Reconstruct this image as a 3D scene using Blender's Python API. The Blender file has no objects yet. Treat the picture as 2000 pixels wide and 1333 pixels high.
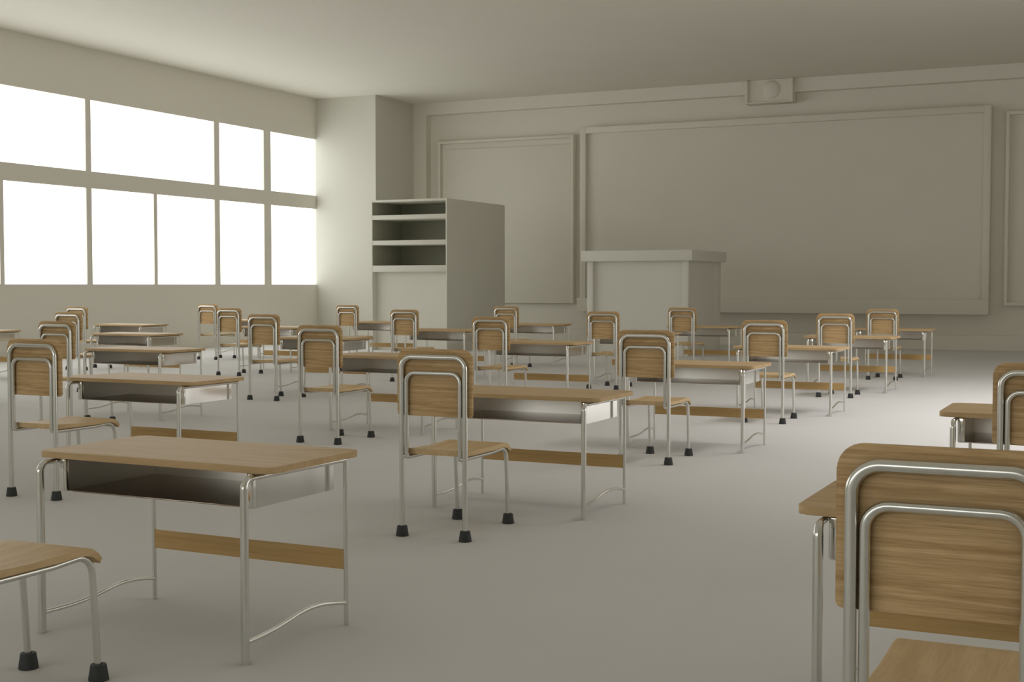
import bpy, bmesh, math, random
from mathutils import Vector, Matrix

C = bpy.context.scene.collection
random.seed(4)

# ------------------------------------------------------------------ materials
def new_mat(name):
    m = bpy.data.materials.new(name); m.use_nodes = True
    nt = m.node_tree
    return m, nt, nt.nodes['Principled BSDF']

def paint(name, col, rough=0.85, spec=0.25, var=0.03, scale=1.5, metallic=0.0, coat=0.0):
    """matt paint with a faint procedural unevenness"""
    m, nt, b = new_mat(name)
    tc = nt.nodes.new('ShaderNodeTexCoord')
    no = nt.nodes.new('ShaderNodeTexNoise'); no.inputs['Scale'].default_value = scale
    no.inputs['Detail'].default_value = 4
    cr = nt.nodes.new('ShaderNodeValToRGB')
    cr.color_ramp.elements[0].position = 0.3; cr.color_ramp.elements[1].position = 0.7
    cr.color_ramp.elements[0].color = [c * (1 - var) for c in col] + [1]
    cr.color_ramp.elements[1].color = [min(1, c * (1 + var)) for c in col] + [1]
    nt.links.new(tc.outputs['Object'], no.inputs['Vector'])
    nt.links.new(no.outputs['Fac'], cr.inputs['Fac'])
    nt.links.new(cr.outputs['Color'], b.inputs['Base Color'])
    b.inputs['Roughness'].default_value = rough
    b.inputs['Specular IOR Level'].default_value = spec
    b.inputs['Metallic'].default_value = metallic
    return m

def wood(name, light, dark, axis_scale, streak=1.0, rough=0.45):
    """wood grain running along the axis with the smallest scale"""
    m, nt, b = new_mat(name)
    N = nt.nodes.new; L = nt.links.new
    tc = N('ShaderNodeTexCoord')
    mp = N('ShaderNodeMapping'); mp.inputs['Scale'].default_value = axis_scale
    L(tc.outputs['Object'], mp.inputs['Vector'])
    n1 = N('ShaderNodeTexNoise'); n1.inputs['Scale'].default_value = 1.0
    n1.inputs['Detail'].default_value = 6; n1.inputs['Roughness'].default_value = 0.62
    n1.inputs['Distortion'].default_value = 0.35
    L(mp.outputs['Vector'], n1.inputs['Vector'])
    mp2 = N('ShaderNodeMapping'); mp2.inputs['Scale'].default_value = [s * 5.5 for s in axis_scale]
    L(tc.outputs['Object'], mp2.inputs['Vector'])
    n2 = N('ShaderNodeTexNoise'); n2.inputs['Scale'].default_value = 1.0
    n2.inputs['Detail'].default_value = 3
    L(mp2.outputs['Vector'], n2.inputs['Vector'])
    cr = N('ShaderNodeValToRGB')
    e = cr.color_ramp.elements
    e[0].position = 0.36; e[1].position = 0.62
    e[0].color = list(dark) + [1]; e[1].color = list(light) + [1]
    L(n1.outputs['Fac'], cr.inputs['Fac'])
    mx = N('ShaderNodeMix'); mx.data_type = 'RGBA'; mx.blend_type = 'MULTIPLY'
    mx.inputs['Factor'].default_value = 0.35 * streak
    L(cr.outputs['Color'], mx.inputs['A']); 
    cr2 = N('ShaderNodeValToRGB')
    cr2.color_ramp.elements[0].position = 0.3; cr2.color_ramp.elements[1].position = 0.6
    cr2.color_ramp.elements[0].color = (0.5, 0.45, 0.4, 1); cr2.color_ramp.elements[1].color = (1, 1, 1, 1)
    L(n2.outputs['Fac'], cr2.inputs['Fac']); L(cr2.outputs['Color'], mx.inputs['B'])
    L(mx.outputs['Result'], b.inputs['Base Color'])
    b.inputs['Roughness'].default_value = rough
    b.inputs['Specular IOR Level'].default_value = 0.15
    return m

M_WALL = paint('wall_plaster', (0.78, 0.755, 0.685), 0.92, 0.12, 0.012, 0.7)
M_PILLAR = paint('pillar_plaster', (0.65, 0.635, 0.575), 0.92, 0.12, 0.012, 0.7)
M_CEIL = paint('ceiling_plaster', (0.78, 0.755, 0.685), 0.95, 0.1, 0.012, 0.5)
M_FLOOR = paint('floor_screed', (0.71, 0.70, 0.70), 0.80, 0.2, 0.015, 0.8)
M_BOARD = paint('board_grey', (0.76, 0.735, 0.66), 0.85, 0.15, 0.012, 1.2)
M_CAB = paint('cabinet_grey', (0.74, 0.73, 0.665), 0.8, 0.2, 0.012, 1.5)
M_CABSHADE = paint('cabinet_recess_shade', (0.40, 0.40, 0.32), 0.8, 0.2, 0.012, 1.5)  # shade of the shelf recess painted in as a darker olive
M_POD = paint('podium_grey', (0.74, 0.73, 0.68), 0.8, 0.2, 0.012, 1.5)
M_BACK = wood('back_wood', (0.76, 0.54, 0.295), (0.50, 0.32, 0.15), (2.6, 2.6, 72.0), 1.0)
M_SEAT = wood('seat_wood', (0.74, 0.55, 0.32), (0.64, 0.455, 0.245), (30.0, 2.5, 30.0), 0.4)
M_TOP = wood('desktop_wood', (0.66, 0.475, 0.275), (0.58, 0.405, 0.22), (2.0, 22.0, 22.0), 0.3)
M_RAIL = wood('foot_board_wood', (0.68, 0.455, 0.205), (0.58, 0.375, 0.155), (2.0, 20.0, 60.0), 0.4)
M_TUBE = paint('satin_steel_tube', (0.74, 0.74, 0.71), 0.24, 0.5, 0.02, 9.0, 1.0)
M_TRAY = paint('polished_tray_steel', (0.80, 0.79, 0.76), 0.09, 0.5, 0.01, 3.0, 1.0)
M_TRAYIN = paint('satin_tray_walls', (0.90, 0.88, 0.84), 0.36, 0.5, 0.02, 3.0, 1.0)
M_TRAYREFL = paint('tray_dark_reflection', (0.42, 0.35, 0.29), 0.24, 0.5, 0.03, 3.0, 1.0)  # brown reflection of the shaded desktop underside, painted into the steel colour
M_RUBBER = paint('black_rubber', (0.045, 0.048, 0.050), 0.6, 0.3, 0.05, 20)

def glass_mat():
    m = bpy.data.materials.new('window_glass'); m.use_nodes = True
    nt = m.node_tree; nt.nodes.clear()
    o = nt.nodes.new('ShaderNodeOutputMaterial'); mx = nt.nodes.new('ShaderNodeMixShader')
    t = nt.nodes.new('ShaderNodeBsdfTransparent'); g = nt.nodes.new('ShaderNodeBsdfGlossy')
    g.inputs['Roughness'].default_value = 0.02
    mx.inputs[0].default_value = 0.04
    nt.links.new(t.outputs[0], mx.inputs[1]); nt.links.new(g.outputs[0], mx.inputs[2])
    nt.links.new(mx.outputs[0], o.inputs[0])
    return m
M_GLASS = glass_mat()

# ------------------------------------------------------------------ mesh helpers
def obj(name, bm, mat, parent=None, smooth=False, loc=None):
    me = bpy.data.meshes.new(name)
    bmesh.ops.recalc_face_normals(bm, faces=bm.faces)
    bm.to_mesh(me); bm.free()
    me.materials.append(mat)
    if smooth:
        for p in me.polygons: p.use_smooth = True
        try: me.set_sharp_from_angle(angle=math.radians(40))
        except Exception: pass
    o = bpy.data.objects.new(name, me); C.objects.link(o)
    if parent is not None: o.parent = parent
    if loc is not None: o.location = loc
    return o

def add_box(bm, x0, x1, y0, y1, z0, z1, bev=0.0, seg=2):
    r = bmesh.ops.create_cube(bm, size=1.0)
    vs = r['verts']
    for v in vs:
        v.co = Vector(((x0 + x1) / 2 + v.co.x * (x1 - x0), (y0 + y1) / 2 + v.co.y * (y1 - y0), (z0 + z1) / 2 + v.co.z * (z1 - z0)))
    if bev > 0:
        es = list({e for v in vs for e in v.link_edges})
        bmesh.ops.bevel(bm, geom=es, offset=bev, segments=seg, profile=0.5, affect='EDGES')

def box(name, x0, x1, y0, y1, z0, z1, mat, parent=None, bev=0.0, seg=2):
    bm = bmesh.new(); add_box(bm, x0, x1, y0, y1, z0, z1, bev, seg)
    return obj(name, bm, mat, parent, smooth=bev > 0)

def fillet(pts, rads, n=7):
    """polyline with rounded corners; rads[i] is the fillet at pts[i]"""
    out = []
    P = [Vector(p) for p in pts]
    for i, p in enumerate(P):
        r = rads[i]
        if i in (0, len(P) - 1) or r <= 0:
            out.append(p); continue
        a = (P[i-1] - p).normalized(); b = (P[i+1] - p).normalized()
        ang = a.angle(b); t = r / math.tan(ang / 2)
        s = p + a * t; e = p + b * t
        c = p + (a + b).normalized() * (r / math.sin(ang / 2))
        u = (s - c); v = (e - c); tot = u.angle(v)
        for k in range(n + 1):
            f = k / n
            w = (u * math.sin((1 - f) * tot) + v * math.sin(f * tot)) / math.sin(tot)
            out.append(c + w)
    return out

def add_tube(bm, pts, rad, seg=14, cap=True):
    """sweep a circle along pts; rad is a number or one radius per point"""
    P = [Vector(p) for p in pts]; n = len(P)
    R = rad if isinstance(rad, (list, tuple)) else [rad] * n
    T = []
    for i in range(n):
        a = P[max(i-1, 0)]; b = P[min(i+1, n-1)]
        T.append((b - a).normalized())
    ref = Vector((1, 0, 0)) if abs(T[0].x) < 0.9 else Vector((0, 1, 0))
    nrm = (ref - T[0] * ref.dot(T[0])).normalized()
    rings = []
    for i in range(n):
        nrm = (nrm - T[i] * nrm.dot(T[i])).normalized()
        bi = T[i].cross(nrm)
        k = 1.0
        if 0 < i < n - 1:
            c = (P[i]-P[i-1]).normalized().dot((P[i+1]-P[i]).normalized())
            k = 1 / max(0.5, math.sqrt((1 + c) / 2))
        ring = []
        for s in range(seg):
            a = 2 * math.pi * s / seg
            ring.append(bm.verts.new(P[i] + (nrm * math.cos(a) + bi * math.sin(a)) * R[i]))
        rings.append(ring)
    for i in range(n - 1):
        for s in range(seg):
            bm.faces.new((rings[i][s], rings[i][(s+1) % seg], rings[i+1][(s+1) % seg], rings[i+1][s]))
    if cap:
        bm.faces.new(rings[0][::-1]); bm.faces.new(rings[-1])

def tube(name, pts, rad, mat, parent, seg=14):
    bm = bmesh.new(); add_tube(bm, pts, rad, seg)
    return obj(name, bm, mat, parent, smooth=True)

def rounded_rect(x0, x1, y0, y1, rs, n=8):
    """outline, counter-clockwise from lower left; rs = corner radii (ll, lr, ur, ul)"""
    out = []
    for (cx, cy, a0, r) in ((x0, y0, 180, rs[0]), (x1, y0, 270, rs[1]), (x1, y1, 0, rs[2]), (x0, y1, 90, rs[3])):
        sx = 1 if cx == x0 else -1; sy = 1 if cy == y0 else -1
        ox, oy = cx + sx * r, cy + sy * r
        for k in range(n + 1):
            a = math.radians(a0 + 90 * k / n)
            out.append((ox + r * math.cos(a), oy + r * math.sin(a)))
    return out

def slab(name, outline, fn, t0, t1, mat, parent, bev=0.003):
    """extrude a 2-D outline between t0 and t1; fn(u, v, t) -> xyz"""
    bm = bmesh.new()
    a = [bm.verts.new(fn(u, v, t0)) for u, v in outline]
    b = [bm.verts.new(fn(u, v, t1)) for u, v in outline]
    f0 = bm.faces.new(a); f1 = bm.faces.new(b[::-1])
    n = len(a)
    for i in range(n):
        bm.faces.new((a[i], b[i], b[(i+1) % n], a[(i+1) % n]))
    if bev > 0:
        es = list(f0.edges) + list(f1.edges)
        bmesh.ops.bevel(bm, geom=es, offset=bev, segments=2, profile=0.5, affect='EDGES')
    return obj(name, bm, mat, parent, smooth=True)

def empty(name, loc=(0, 0, 0)):
    o = bpy.data.objects.new(name, None); C.objects.link(o)
    o.empty_display_size = 0.2; o.location = loc
    return o

def tag(o, label=None, cat=None, group=None, kind=None):
    if label: o['label'] = label
    if cat: o['category'] = cat
    if group: o['group'] = group
    if kind: o['kind'] = kind
    return o

def struct(o):
    o['kind'] = 'structure'; return o

# ------------------------------------------------------------------ room dimensions
XL, XR = -16.26, 4.2            # window wall, corridor wall
YB, YF = -3.0, 25.93            # back wall, front wall (recess plane)
YS = 25.73                      # front face of beam / baseboard
ZC = 5.233
PX, PY = -14.75, 24.12          # pillar corner

# floor and ceiling
struct(box('floor', XL - 0.3, XR + 0.3, YB - 0.3, YF + 0.3, -0.15, 0.0, M_FLOOR))
struct(box('ceiling', XL - 0.3, XR + 0.3, YB - 0.3, YF + 0.3, ZC, ZC + 0.15, M_CEIL))
struct(box('wall_front', XL - 0.3, XR + 0.3, YF, YF + 0.25, 0, ZC, M_WALL))
struct(box('trim_1', PX, XR, YS, YF + 0.01, 4.972, ZC, M_WALL))            # beam over the boards
struct(box('trim_2', PX, -14.43, YS, YF + 0.01, 0.27, 4.972, M_WALL))      # pier beside the pillar
struct(box('baseboard_front', PX, XR, YS, YF + 0.01, 0, 0.27, M_WALL))
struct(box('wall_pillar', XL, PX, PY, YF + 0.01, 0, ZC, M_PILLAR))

# window wall: a sheet of wall with two bands of openings
ZS, ZM0, ZM1, ZT = 1.218, 2.86, 3.147, 4.364
upper, lower = [], []
for k in range(4):
    s = -5.20 * k
    if k == 0:
        upper += [(22.475, 24.12), (20.80, 22.237)]
        lower += [(22.475, 24.12), (20.80, 22.237)]
    upper += [(17.325 + s, 20.642 + s)]
    lower += [(18.985 + s, 20.642 + s), (17.325 + s, 18.899 + s)]
    upper += [(15.385 + s + 0.1, 17.20 + s)] if k else [(13.95, 17.20)]
    lower += [(15.385 + s, 17.20 + s)] if k else [(13.95, 15.30), (15.385, 17.20)]
    if k == 0:
        break
YWIN = 13.95
# further bays towards the back of the room, outside the photo
for k in (1, 2):
    s = -5.6 * k
    upper += [(16.4 + s, 19.2 + s), (13.95 + s, 16.3 + s)]
    lower += [(17.9 + s, 19.2 + s), (16.4 + s, 17.8 + s), (13.95 + s, 16.3 + s)]
    YWIN = 13.95 + s

def wall_with_holes(name, x0, x1, y0, y1, z0, z1, holes, mat):
    ys = sorted({y0, y1} | {h[0] for h in holes} | {h[1] for h in holes})
    zs = sorted({z0, z1} | {h[2] for h in holes} | {h[3] for h in holes})
    solid = {}
    for i in range(len(ys) - 1):
        for j in range(len(zs) - 1):
            cy = (ys[i] + ys[i+1]) / 2; cz = (zs[j] + zs[j+1]) / 2
            solid[i, j] = not any(h[0] < cy < h[1] and h[2] < cz < h[3] for h in holes)
    bm = bmesh.new(); V = {}
    def v(x, y, z):
        k = (round(x, 5), round(y, 5), round(z, 5))
        if k not in V: V[k] = bm.verts.new(k)
        return V[k]
    for (i, j), s in solid.items():
        if not s: continue
        a, b, c, d = ys[i], ys[i+1], zs[j], zs[j+1]
        bm.faces.new((v(x1, a, c), v(x1, b, c), v(x1, b, d), v(x1, a, d)))
        bm.faces.new((v(x0, a, c), v(x0, a, d), v(x0, b, d), v(x0, b, c)))
        if not solid.get((i-1, j), False): bm.faces.new((v(x0, a, c), v(x1, a, c), v(x1, a, d), v(x0, a, d)))
        if not solid.get((i+1, j), False): bm.faces.new((v(x0, b, c), v(x0, b, d), v(x1, b, d), v(x1, b, c)))
        if not solid.get((i, j-1), False): bm.faces.new((v(x0, a, c), v(x0, b, c), v(x1, b, c), v(x1, a, c)))
        if not solid.get((i, j+1), False): bm.faces.new((v(x0, a, d), v(x1, a, d), v(x1, b, d), v(x0, b, d)))
    return obj(name, bm, mat)

holes = [(a, b, ZM1, ZT) for a, b in upper] + [(a, b, ZS, ZM0) for a, b in lower]
struct(wall_with_holes('wall_left', XL - 0.03, XL, YB, YF, 0, ZC, holes, M_WALL))
for n, (a, b, c, d) in enumerate(holes, 1):
    w = struct(box('window_%d' % n, XL - 0.022, XL - 0.016, a, b, c, d, M_GLASS))

# corridor side: unseen openings, added and placed to fill in light
fill_rholes = [(6.0, 9.0, 0.9, 2.6), (9.2, 12.2, 0.9, 2.6)]
struct(wall_with_holes('wall_right', XR, XR + 0.03, YB, YF, 0, ZC, fill_rholes, M_WALL))
for k, (a, b, c, d) in enumerate(fill_rholes, len(holes) + 1):
    struct(box('window_%d' % k, XR + 0.016, XR + 0.022, a, b, c, d, M_GLASS))  # panes of the added corridor-side openings

fill_bholes = [(-9.5, -6.6, 1.3, 2.85), (-6.4, -3.5, 1.3, 2.85), (-3.3, -0.4, 1.3, 2.85)]  # unseen openings added behind the camera to light the backrests
wb = struct(wall_with_holes('wall_back', YB - 0.03, YB, -XR, -XL, 0, ZC, [(-b, -a, c, d) for a, b, c, d in fill_bholes], M_WALL))
wb.rotation_euler.z = math.pi / 2      # sheet built in the y-z plane, turned across the room
for k, (a, b, c, d) in enumerate(fill_bholes, len(holes) + len(fill_rholes) + 1):
    struct(box('window_%d' % k, a, b, YB - 0.022, YB - 0.016, c, d, M_GLASS))  # panes of the added back openings

# ------------------------------------------------------------------ front wall fittings
def framed_panel(root_name, x0, x1, z0, z1, yf, yb, fw, depth, parts, mat):
    """a box on the wall with a raised rim: returns the root empty"""
    r = empty(root_name, ((x0 + x1) / 2, yb, z0))
    ox, oy, oz = r.location
    def B(n, a, b, c, d, e, f, bev=0.006):
        return box(n, a - ox, b - ox, c - oy, d - oy, e - oz, f - oz, mat, r, bev)
    B(parts[0], x0 + fw, x1 - fw, yf + depth, yb, z0 + fw, z1 - fw, 0)
    B(parts[1], x0, x0 + fw, yf, yb, z0, z1)
    B(parts[1], x1 - fw, x1, yf, yb, z0, z1)
    B(parts[1], x0 + fw, x1 - fw, yf, yb, z1 - fw, z1)
    if parts[2]: B(parts[1], x0 + fw, x1 - fw, yf, yb, z0, z0 + fw)
    return r, B

# big board with chalk tray
r, B = framed_panel('blackboard', -10.72, -2.575, 0.70, 4.502, 25.70, YF, 0.125, 0.10, ('writing_surface', 'frame', False), M_BOARD)
# rails are thinner than the stiles on top
B('chalk_tray', -10.745, -2.57, 25.60, YF, 0.66, 0.935)
tag(r, 'wide blank grey blackboard with raised frame behind the teaching podium', 'board')

# board on the left, partly behind the cabinet
r, B = framed_panel('notice_board', -14.155, -10.90, 0.82, 4.38, 25.76, YF, 0.062, 0.10, ('panel', 'frame', False), M_BOARD)
B('inner_panel', -13.95, -10.985, 25.815, 25.862, 0.822, 4.185, 0.003)
tag(r, 'narrow blank notice board on front wall, partly hidden behind the tall cabinet', 'board')
# board on the right, cut by the picture edge
r, B = framed_panel('notice_board', -2.325, 0.95, 0.826, 4.38, 25.78, YF, 0.062, 0.11, ('panel', 'frame', True), M_BOARD)
tag(r, 'blank notice board to the right of the wide blackboard, cut off by photo edge', 'board')

# box with a dome under the ceiling
r = empty('wall_speaker', (-6.69, YF, 4.774))
def PB(n, a, b, c, d, e, f, bev=0.005):
    return box(n, a + 6.69, b + 6.69, c - YF, d - YF, e - 4.774, f - 4.774, M_BOARD, r, bev)
PB('housing', -7.11, -6.285, 25.665, YF, 4.80, 5.205, 0)
PB('side_panel', -7.165, -7.11, 25.60, YF, 4.774, 5.23)
PB('side_panel', -6.285, -6.218, 25.60, YF, 4.774, 5.23)
PB('bottom_panel', -7.11, -6.285, 25.62, YF, 4.774, 4.80)
PB('top_panel', -7.11, -6.285, 25.64, YF, 5.205, 5.23)
bm = bmesh.new()
bmesh.ops.create_uvsphere(bm, u_segments=40, v_segments=20, radius=0.178)
for v in bm.verts: v.co.y *= 0.42
o = obj('dome', bm, M_BOARD, r, smooth=True); o.location = (0.035, 25.665 - YF, 5.03 - 4.774)
tag(r, 'pale grey box with round dome, mounted above the wide blackboard', 'speaker')

# ------------------------------------------------------------------ cabinet
cx0, cx1, cy0, cy1, ch = -12.945, -11.352, 21.0, 23.39, 2.774
r = empty('shelf_cabinet', ((cx0 + cx1) / 2, cy0, 0))
def CB(n, a, b, c, d, e, f, bev=0.004, par=None):
    p = par or r
    return box(n, a - r.location.x, b - r.location.x, c - cy0, d - cy0, e, f, M_CAB, p, bev)
t = 0.025
CB('side_panel', cx0, cx0 + t, cy0, cy1, 0, ch)
CB('side_panel', cx1 - t, cx1, cy0, cy1, 0, ch)
CB('top_panel', cx0 + t, cx1 - t, cy0, cy1, ch - 0.04, ch)
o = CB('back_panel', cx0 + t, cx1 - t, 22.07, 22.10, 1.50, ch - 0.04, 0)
o.data.materials[0] = M_CABSHADE  # recess shade put into the panel colour
o = CB('shade_lining', cx0 + t, cx0 + t + 0.006, cy0 + 0.01, 22.07, 1.50, ch - 0.04, 0)  # thin sheet added to carry the painted recess shade
o.data.materials[0] = M_CABSHADE
CB('rear_panel', cx0 + t, cx1 - t, cy1 - 0.03, cy1, 0, ch - 0.04, 0)
CB('shelf', cx0 + t, cx1 - t, cy0, 22.07, 2.412, 2.493)
CB('shelf', cx0 + t, cx1 - t, cy0, 22.07, 1.943, 2.028)
CB('shelf', cx0 + t, cx1 - t, cy0, 22.07, 1.448, 1.567)
CB('lower_panel', cx0 + t, cx1 - t, cy0 + 0.13, cy0 + 0.16, 0, 1.448, 0)
tag(r, 'tall grey cabinet with three open shelves standing left of the podium', 'cabinet')

# ------------------------------------------------------------------ podium
r = empty('teaching_podium', (-7.83, 21.32, 0))
def PO(n, a, b, c, d, e, f, bev=0.006):
    return box(n, a + 7.83, b + 7.83, c - 21.32, d - 21.32, e, f, M_POD, r, bev)
PO('top_slab', -8.84, -6.828, 21.25, 23.26, 1.615, 1.799, 0.008)
PO('post', -8.755, -8.647, 21.32, 21.44, 0, 1.615)
PO('post', -7.026, -6.912, 21.32, 21.44, 0, 1.615)
PO('post', -8.755, -8.647, 23.08, 23.195, 0, 1.615)
PO('post', -7.026, -6.912, 22.85, 23.195, 0, 1.615)
PO('front_panel', -8.647, -7.026, 21.40, 21.43, 0.0, 1.615, 0)
PO('side_panel', -8.735, -8.70, 21.44, 23.08, 0.0, 1.615, 0)
PO('side_panel', -6.96, -6.916, 21.44, 22.85, 0.0, 1.615, 0)
tag(r, 'large grey teaching podium with overhanging top in front of the blackboard', 'podium')

# ------------------------------------------------------------------ school chair
def make_chair():
    r = empty('school_chair')
    RR = 0.0128
    # rear legs (lower part of the outer bent tube)
    for s in (-1, 1):
        lg = tube('leg', [(s * 0.170, 0, 0.012), (s * 0.170, 0, 0.44)], RR, M_TUBE, r)
        cap_at(lg, s * 0.170, 0)
    # outer bent tube above the seat
    pts = fillet([(-0.170, 0, 0.44), (-0.170, 0, 0.861), (0.170, 0, 0.861), (0.170, 0, 0.44)], [0, 0.055, 0.055, 0], 9)
    tube('back_frame', pts, RR, M_TUBE, r, 16)
    # inner bent tube: up behind the board, forward under the seat
    q = 0.0105
    pts = fillet([(-0.1435, 0.33, 0.381), (-0.1435, -0.002, 0.381), (-0.1435, -0.002, 0.785), (0.1435, -0.002, 0.785),
                  (0.1435, -0.002, 0.381), (0.1435, 0.33, 0.381)], [0, 0.018, 0.045, 0.045, 0.018, 0], 7)
    tube('seat_frame', pts, q, M_TUBE, r, 14)
    # short welds joining inner tube to the rear legs
    for s in (-1, 1):
        tube('bracket', [(s * 0.172, 0, 0.385), (s * 0.135, 0, 0.385)], 0.007, M_TUBE, r, 10)
        pts = fillet([(s * 0.1435, 0.33, 0.381), (s * 0.1435, 0.493, 0.392), (s * 0.1435, 0.518, 0.012)], [0, 0.062, 0], 9)
        lg = tube('leg', pts, q, M_TUBE, r)
        cap_at(lg, s * 0.1435, 0.518)
    # backrest board with a slight hollow
    ol = rounded_rect(-0.201, 0.201, 0.580, 0.899, (0.012, 0.012, 0.05, 0.05), 8)
    slab('backrest', ol, lambda u, v, t: (u, t, v), 0.0125, 0.0265, M_BACK, r, 0.003)
    # seat with a waterfall front edge
    top = [(0.030, 0.420), (0.12, 0.414), (0.24, 0.411), (0.36, 0.414), (0.42, 0.417), (0.455, 0.4165), (0.485, 0.410), (0.51, 0.394), (0.526, 0.374)]
    bot = [(0.517, 0.360), (0.502, 0.377), (0.48, 0.390), (0.452, 0.3955), (0.41, 0.394), (0.36, 0.3915), (0.24, 0.3915), (0.12, 0.3915), (0.030, 0.3925)]
    slab('seat', top + bot, lambda u, v, t: (t, u, v), -0.158, 0.158, M_SEAT, r, 0.0025)
    return r

def cap_at(parent, x, y):
    bm = bmesh.new()
    prof = [(0.0, 0.0), (0.0285, 0.0), (0.031, 0.002), (0.031, 0.005), (0.0245, 0.047), (0.0225, 0.050), (0.012, 0.050), (0.012, 0.046)]
    seg = 20; rings = []
    for (rr, z) in prof:
        rings.append([bm.verts.new((x + max(rr, 1e-4) * math.cos(2 * math.pi * k / seg), y + max(rr, 1e-4) * math.sin(2 * math.pi * k / seg), z)) for k in range(seg)])
    for i in range(len(prof) - 1):
        for k in range(seg):
            bm.faces.new((rings[i][k], rings[i][(k+1) % seg], rings[i+1][(k+1) % seg], rings[i+1][k]))
    obj('rubber_foot', bm, M_RUBBER, parent, smooth=True)

# ------------------------------------------------------------------ school desk (origin: middle, between the near legs)
def make_desk():
    r = empty('school_desk')
    ol = rounded_rect(-0.508, 0.500, 0.050, 0.582, (0.045, 0.045, 0.045, 0.045), 9)
    slab('desktop', ol, lambda u, v, t: (u, v, t), 0.6005, 0.6225, M_TOP, r, 0.0025)
    for s in (-1, 1):
        x = s * 0.436
        pts = fillet([(x, 0, 0.0), (x, 0, 0.588), (x, 0.12, 0.588)], [0, 0.032, 0], 10)
        n = len(pts)
        rads = [0.0135, 0.0135] + [0.0135 - 0.0045 * k / (n - 4) for k in range(n - 3)] + [0.009]
        tube('leg', pts, rads[:n], M_TUBE, r, 16)
        fx = x + 0.014
        tube('top_rail', [(x, 0.12, 0.588), (fx, 0.55, 0.588)], 0.009, M_TUBE, r, 12)
        tube('leg', [(fx, 0.55, 0.0), (fx, 0.55, 0.600)], 0.0082, M_TUBE, r, 14)
        # S-shaped lower stretcher
        base = [(0.0, 0.069), (0.08, 0.069), (0.16, 0.073), (0.23, 0.082), (0.30, 0.095), (0.36, 0.102), (0.42, 0.101), (0.48, 0.093), (0.55, 0.080)]
        pts = []
        for k in range(33):
            yy = 0.55 * k / 32
            for (a, za), (b, zb) in zip(base, base[1:]):
                if a <= yy <= b + 1e-9:
                    f = (yy - a) / (b - a); f = f * f * (3 - 2 * f)
                    zz = za + (zb - za) * f; break
            pts.append((x + 0.014 * k / 32 - s * 0.016 * math.sin(math.pi * min(1, yy / 0.55)) ** 1.5, yy, zz))
        # smooth heights
        for _ in range(3):
            pts = [pts[0]] + [tuple((Vector(pts[i-1]) + Vector(pts[i]) * 2 + Vector(pts[i+1])) / 4) for i in range(1, 32)] + [pts[32]]
        tube('stretcher', pts, 0.0072, M_TUBE, r, 10)
    box('foot_board', -0.418, 0.446, 0.5445, 0.5555, 0.199, 0.269, M_RAIL, r, 0.0015)
    # open steel book tray
    x0, x1, y0, y1, z0, z1, t = -0.405, 0.412, 0.085, 0.535, 0.482, 0.5995, 0.0025
    bm = bmesh.new()
    add_box(bm, x0, x1, y0, y1, z0, z0 + t)
    add_box(bm, x0, x0 + t, y0, y1, z0 + t, z1)
    add_box(bm, x1 - t, x1, y0, y1, z0 + t, z1)
    add_box(bm, x0 + t, x1 - t, y1 - t, y1, z0 + t, z1)
    n0 = len(bm.faces)
    i = 0.0008      # inner faces: satin walls, floor with painted-in dark reflection
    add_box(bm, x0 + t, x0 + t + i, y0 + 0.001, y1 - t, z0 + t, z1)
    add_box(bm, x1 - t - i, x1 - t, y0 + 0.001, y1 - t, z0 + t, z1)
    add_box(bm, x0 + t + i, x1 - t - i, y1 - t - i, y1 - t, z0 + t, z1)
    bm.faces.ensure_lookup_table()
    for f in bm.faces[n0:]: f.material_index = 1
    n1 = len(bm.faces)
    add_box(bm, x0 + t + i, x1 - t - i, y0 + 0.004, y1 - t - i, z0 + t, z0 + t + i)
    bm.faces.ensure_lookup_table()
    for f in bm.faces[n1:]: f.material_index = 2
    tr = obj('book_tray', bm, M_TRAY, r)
    tr.data.materials.append(M_TRAYIN); tr.data.materials.append(M_TRAYREFL)
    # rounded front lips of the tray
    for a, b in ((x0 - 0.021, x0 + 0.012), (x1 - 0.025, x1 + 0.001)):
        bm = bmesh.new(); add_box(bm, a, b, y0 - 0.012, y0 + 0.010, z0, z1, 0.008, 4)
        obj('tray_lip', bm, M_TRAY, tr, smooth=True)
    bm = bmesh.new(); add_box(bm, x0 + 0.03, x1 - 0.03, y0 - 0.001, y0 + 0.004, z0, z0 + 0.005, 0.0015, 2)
    obj('tray_edge', bm, M_TRAYREFL, tr, smooth=True)
    return r

def copy_tree(o, parent=None):
    c = o.copy(); C.objects.link(c)
    if parent is not None:
        c.parent = parent
    for ch in [x for x in list(C.objects) if x.parent == o]:
        copy_tree(ch, c)
    return c

chair0, desk0 = make_chair(), make_desk()

ORD = ['', 'first', 'second', 'third', 'fourth', 'fifth', 'sixth']
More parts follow.
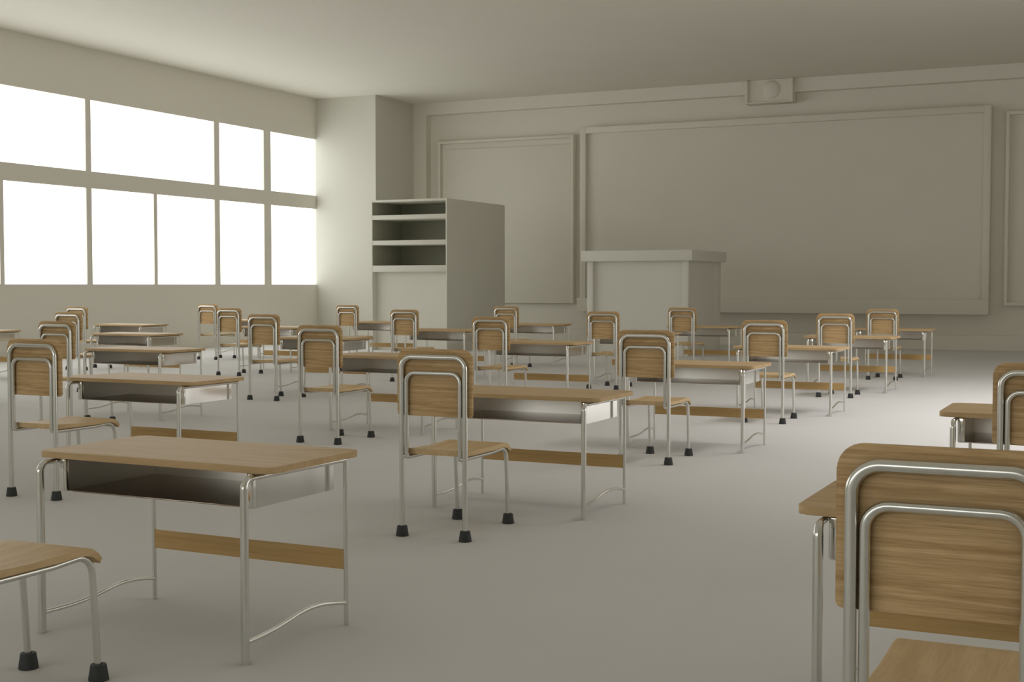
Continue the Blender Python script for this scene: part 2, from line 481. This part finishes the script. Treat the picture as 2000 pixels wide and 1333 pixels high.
# columns counted from the right of the room (0) to the windows (5); rows counted from the camera (1) to the board (6)
COLX = [-0.325, -3.017, -5.632, -8.281, -10.975, -13.64]
DESKX = [-0.300, -3.003, -5.622, -8.29, -10.975, -13.62]
CHY = {1: 2.53, 2: 5.44, 3: 8.37, 4: 11.28, 5: 14.19, 6: 17.09}
DKY = {1: 3.368, 2: 6.212, 3: 9.18, 4: 12.118, 5: 14.99, 6: 17.83}
row_name = {6: 'row nearest blackboard', 5: 'second row from blackboard', 4: 'third row from blackboard',
            3: 'fourth row from blackboard', 2: 'fifth row from blackboard', 1: 'sixth row from blackboard'}
col_name = {5: 'column beside the windows', 4: 'second column from windows', 3: 'third column from windows',
            2: 'fourth column from windows', 1: 'fifth column from windows', 0: 'rightmost column'}
CHAIRS = [(0, 1), (1, 1), (0, 2), (1, 2), (2, 2), (1, 3), (2, 3), (3, 3), (1, 4), (2, 4), (3, 4), (4, 4),
          (1, 5), (2, 5), (3, 5), (4, 5), (5, 5), (1, 6), (2, 6), (3, 6), (4, 6), (5, 6)]
DESKS = list(CHAIRS) + [(3, 3)]
DESKS = sorted(set(DESKS) | {(5, 4), (4, 3), (3, 2)})
special_c = {(0, 1): 'wooden school chair with steel tube frame, very large at the lower right corner',
             (1, 1): 'wooden school chair cut off at lower left, only seat and front feet showing',
             (0, 2): 'wooden school chair cut off by the right edge of the photo'}
special_d = {(0, 1): 'wooden school desk mostly hidden behind the large chair at lower right',
             (1, 1): 'wooden school desk with open steel tray, largest one at lower left',
             (0, 2): 'wooden school desk at the right edge behind the cut-off chair'}
JIT_C = {(1, 1): (0.028, -0.014), (2, 2): (0, 0.075), (1, 4): (0.045, 0), (1, 5): (0.05, 0), (1, 6): (0.037, 0)}
JIT_D = {(1, 1): (0.023, 0), (2, 2): (0.012, 0), (0, 1): (-0.006, 0), (0, 2): (-0.03, 0)}
first = True
for (c, w) in CHAIRS:
    o = chair0 if first else copy_tree(chair0); first = False
    dx, dy = JIT_C.get((c, w), (0, 0))
    o.location = (COLX[c] + dx, CHY[w] + dy, 0)
    tag(o, special_c.get((c, w), 'wood and steel chair, %s, %s' % (row_name[w], col_name[c])), 'chair', 'school chairs in rows')
ROT_D = {(1, 1): -0.9}
first = True
for (c, w) in DESKS:
    o = desk0 if first else copy_tree(desk0); first = False
    dx, dy = JIT_D.get((c, w), (0, 0))
    o.location = (DESKX[c] + dx, DKY[w] + dy, 0)
    o.rotation_euler = (0, 0, math.radians(ROT_D.get((c, w), 0)))
    tag(o, special_d.get((c, w), 'wood and steel desk, %s, %s' % (row_name[w], col_name[c])), 'desk', 'school desks in rows')

# ------------------------------------------------------------------ light
w = bpy.data.worlds.new('World'); bpy.context.scene.world = w; w.use_nodes = True
bg = w.node_tree.nodes['Background']
bg.inputs['Color'].default_value = (0.985, 1.0, 0.955, 1); bg.inputs['Strength'].default_value = 2.5
def portal(y0, y1, z0, z1, right=False):
    l = bpy.data.lights.new('window_portal', 'AREA'); l.shape = 'RECTANGLE'
    l.size = y1 - y0; l.size_y = z1 - z0
    l.cycles.is_portal = True
    o = bpy.data.objects.new('window_portal', l); C.objects.link(o)
    o.location = (XL - 0.05, (y0 + y1) / 2, (z0 + z1) / 2)
    o.rotation_euler = Matrix(((0, 0, -1), (-1, 0, 0), (0, 1, 0))).to_euler()
    if right:
        o.location.x = XR + 0.08
        o.rotation_euler = Matrix(((0, 0, 1), (1, 0, 0), (0, 1, 0))).to_euler()
    return o
portal(6.0, 12.2, 0.9, 2.6, True)
o = portal(0.4, 9.5, 1.3, 2.85)
o.location = (-4.95, YB - 0.08, 2.075); o.rotation_euler = (math.pi / 2, 0, 0)
portal(YWIN, 24.12, ZM1, ZT)
portal(YWIN, 24.12, ZS, ZM0)

# unseen fill light added overhead to brighten the floor on the right
l = bpy.data.lights.new('floor_fill_light', 'AREA'); l.shape = 'RECTANGLE'; l.size = 1.6; l.size_y = 6.0
l.energy = 165; l.color = (1.0, 0.985, 0.97); l.spread = math.radians(120)
o = bpy.data.objects.new('floor_fill_light', l); C.objects.link(o); o.location = (0.6, 13.0, ZC - 0.06)

# ------------------------------------------------------------------ camera
cam = bpy.data.cameras.new('camera'); co = bpy.data.objects.new('camera', cam); C.objects.link(co)
cam.sensor_width = 36.0; cam.lens = 2577.0 / 2000 * 36
cam.clip_start = 0.05; cam.clip_end = 200
co.location = (0, 0, 1.2)
co.rotation_euler = (math.pi / 2 - 0.042156, 0, 0.44638)
bpy.context.scene.camera = co

sc = bpy.context.scene
sc.view_settings.view_transform = 'Standard'
sc.view_settings.look = 'None'
sc.view_settings.exposure = 0.0
sc.cycles.use_denoising = True
sc.cycles.max_bounces = 10
sc.cycles.diffuse_bounces = 8
sc.cycles.glossy_bounces = 5
sc.cycles.transparent_max_bounces = 12
sc.cycles.sample_clamp_indirect = 8.0
sc.cycles.caustics_reflective = False
sc.cycles.caustics_refractive = False
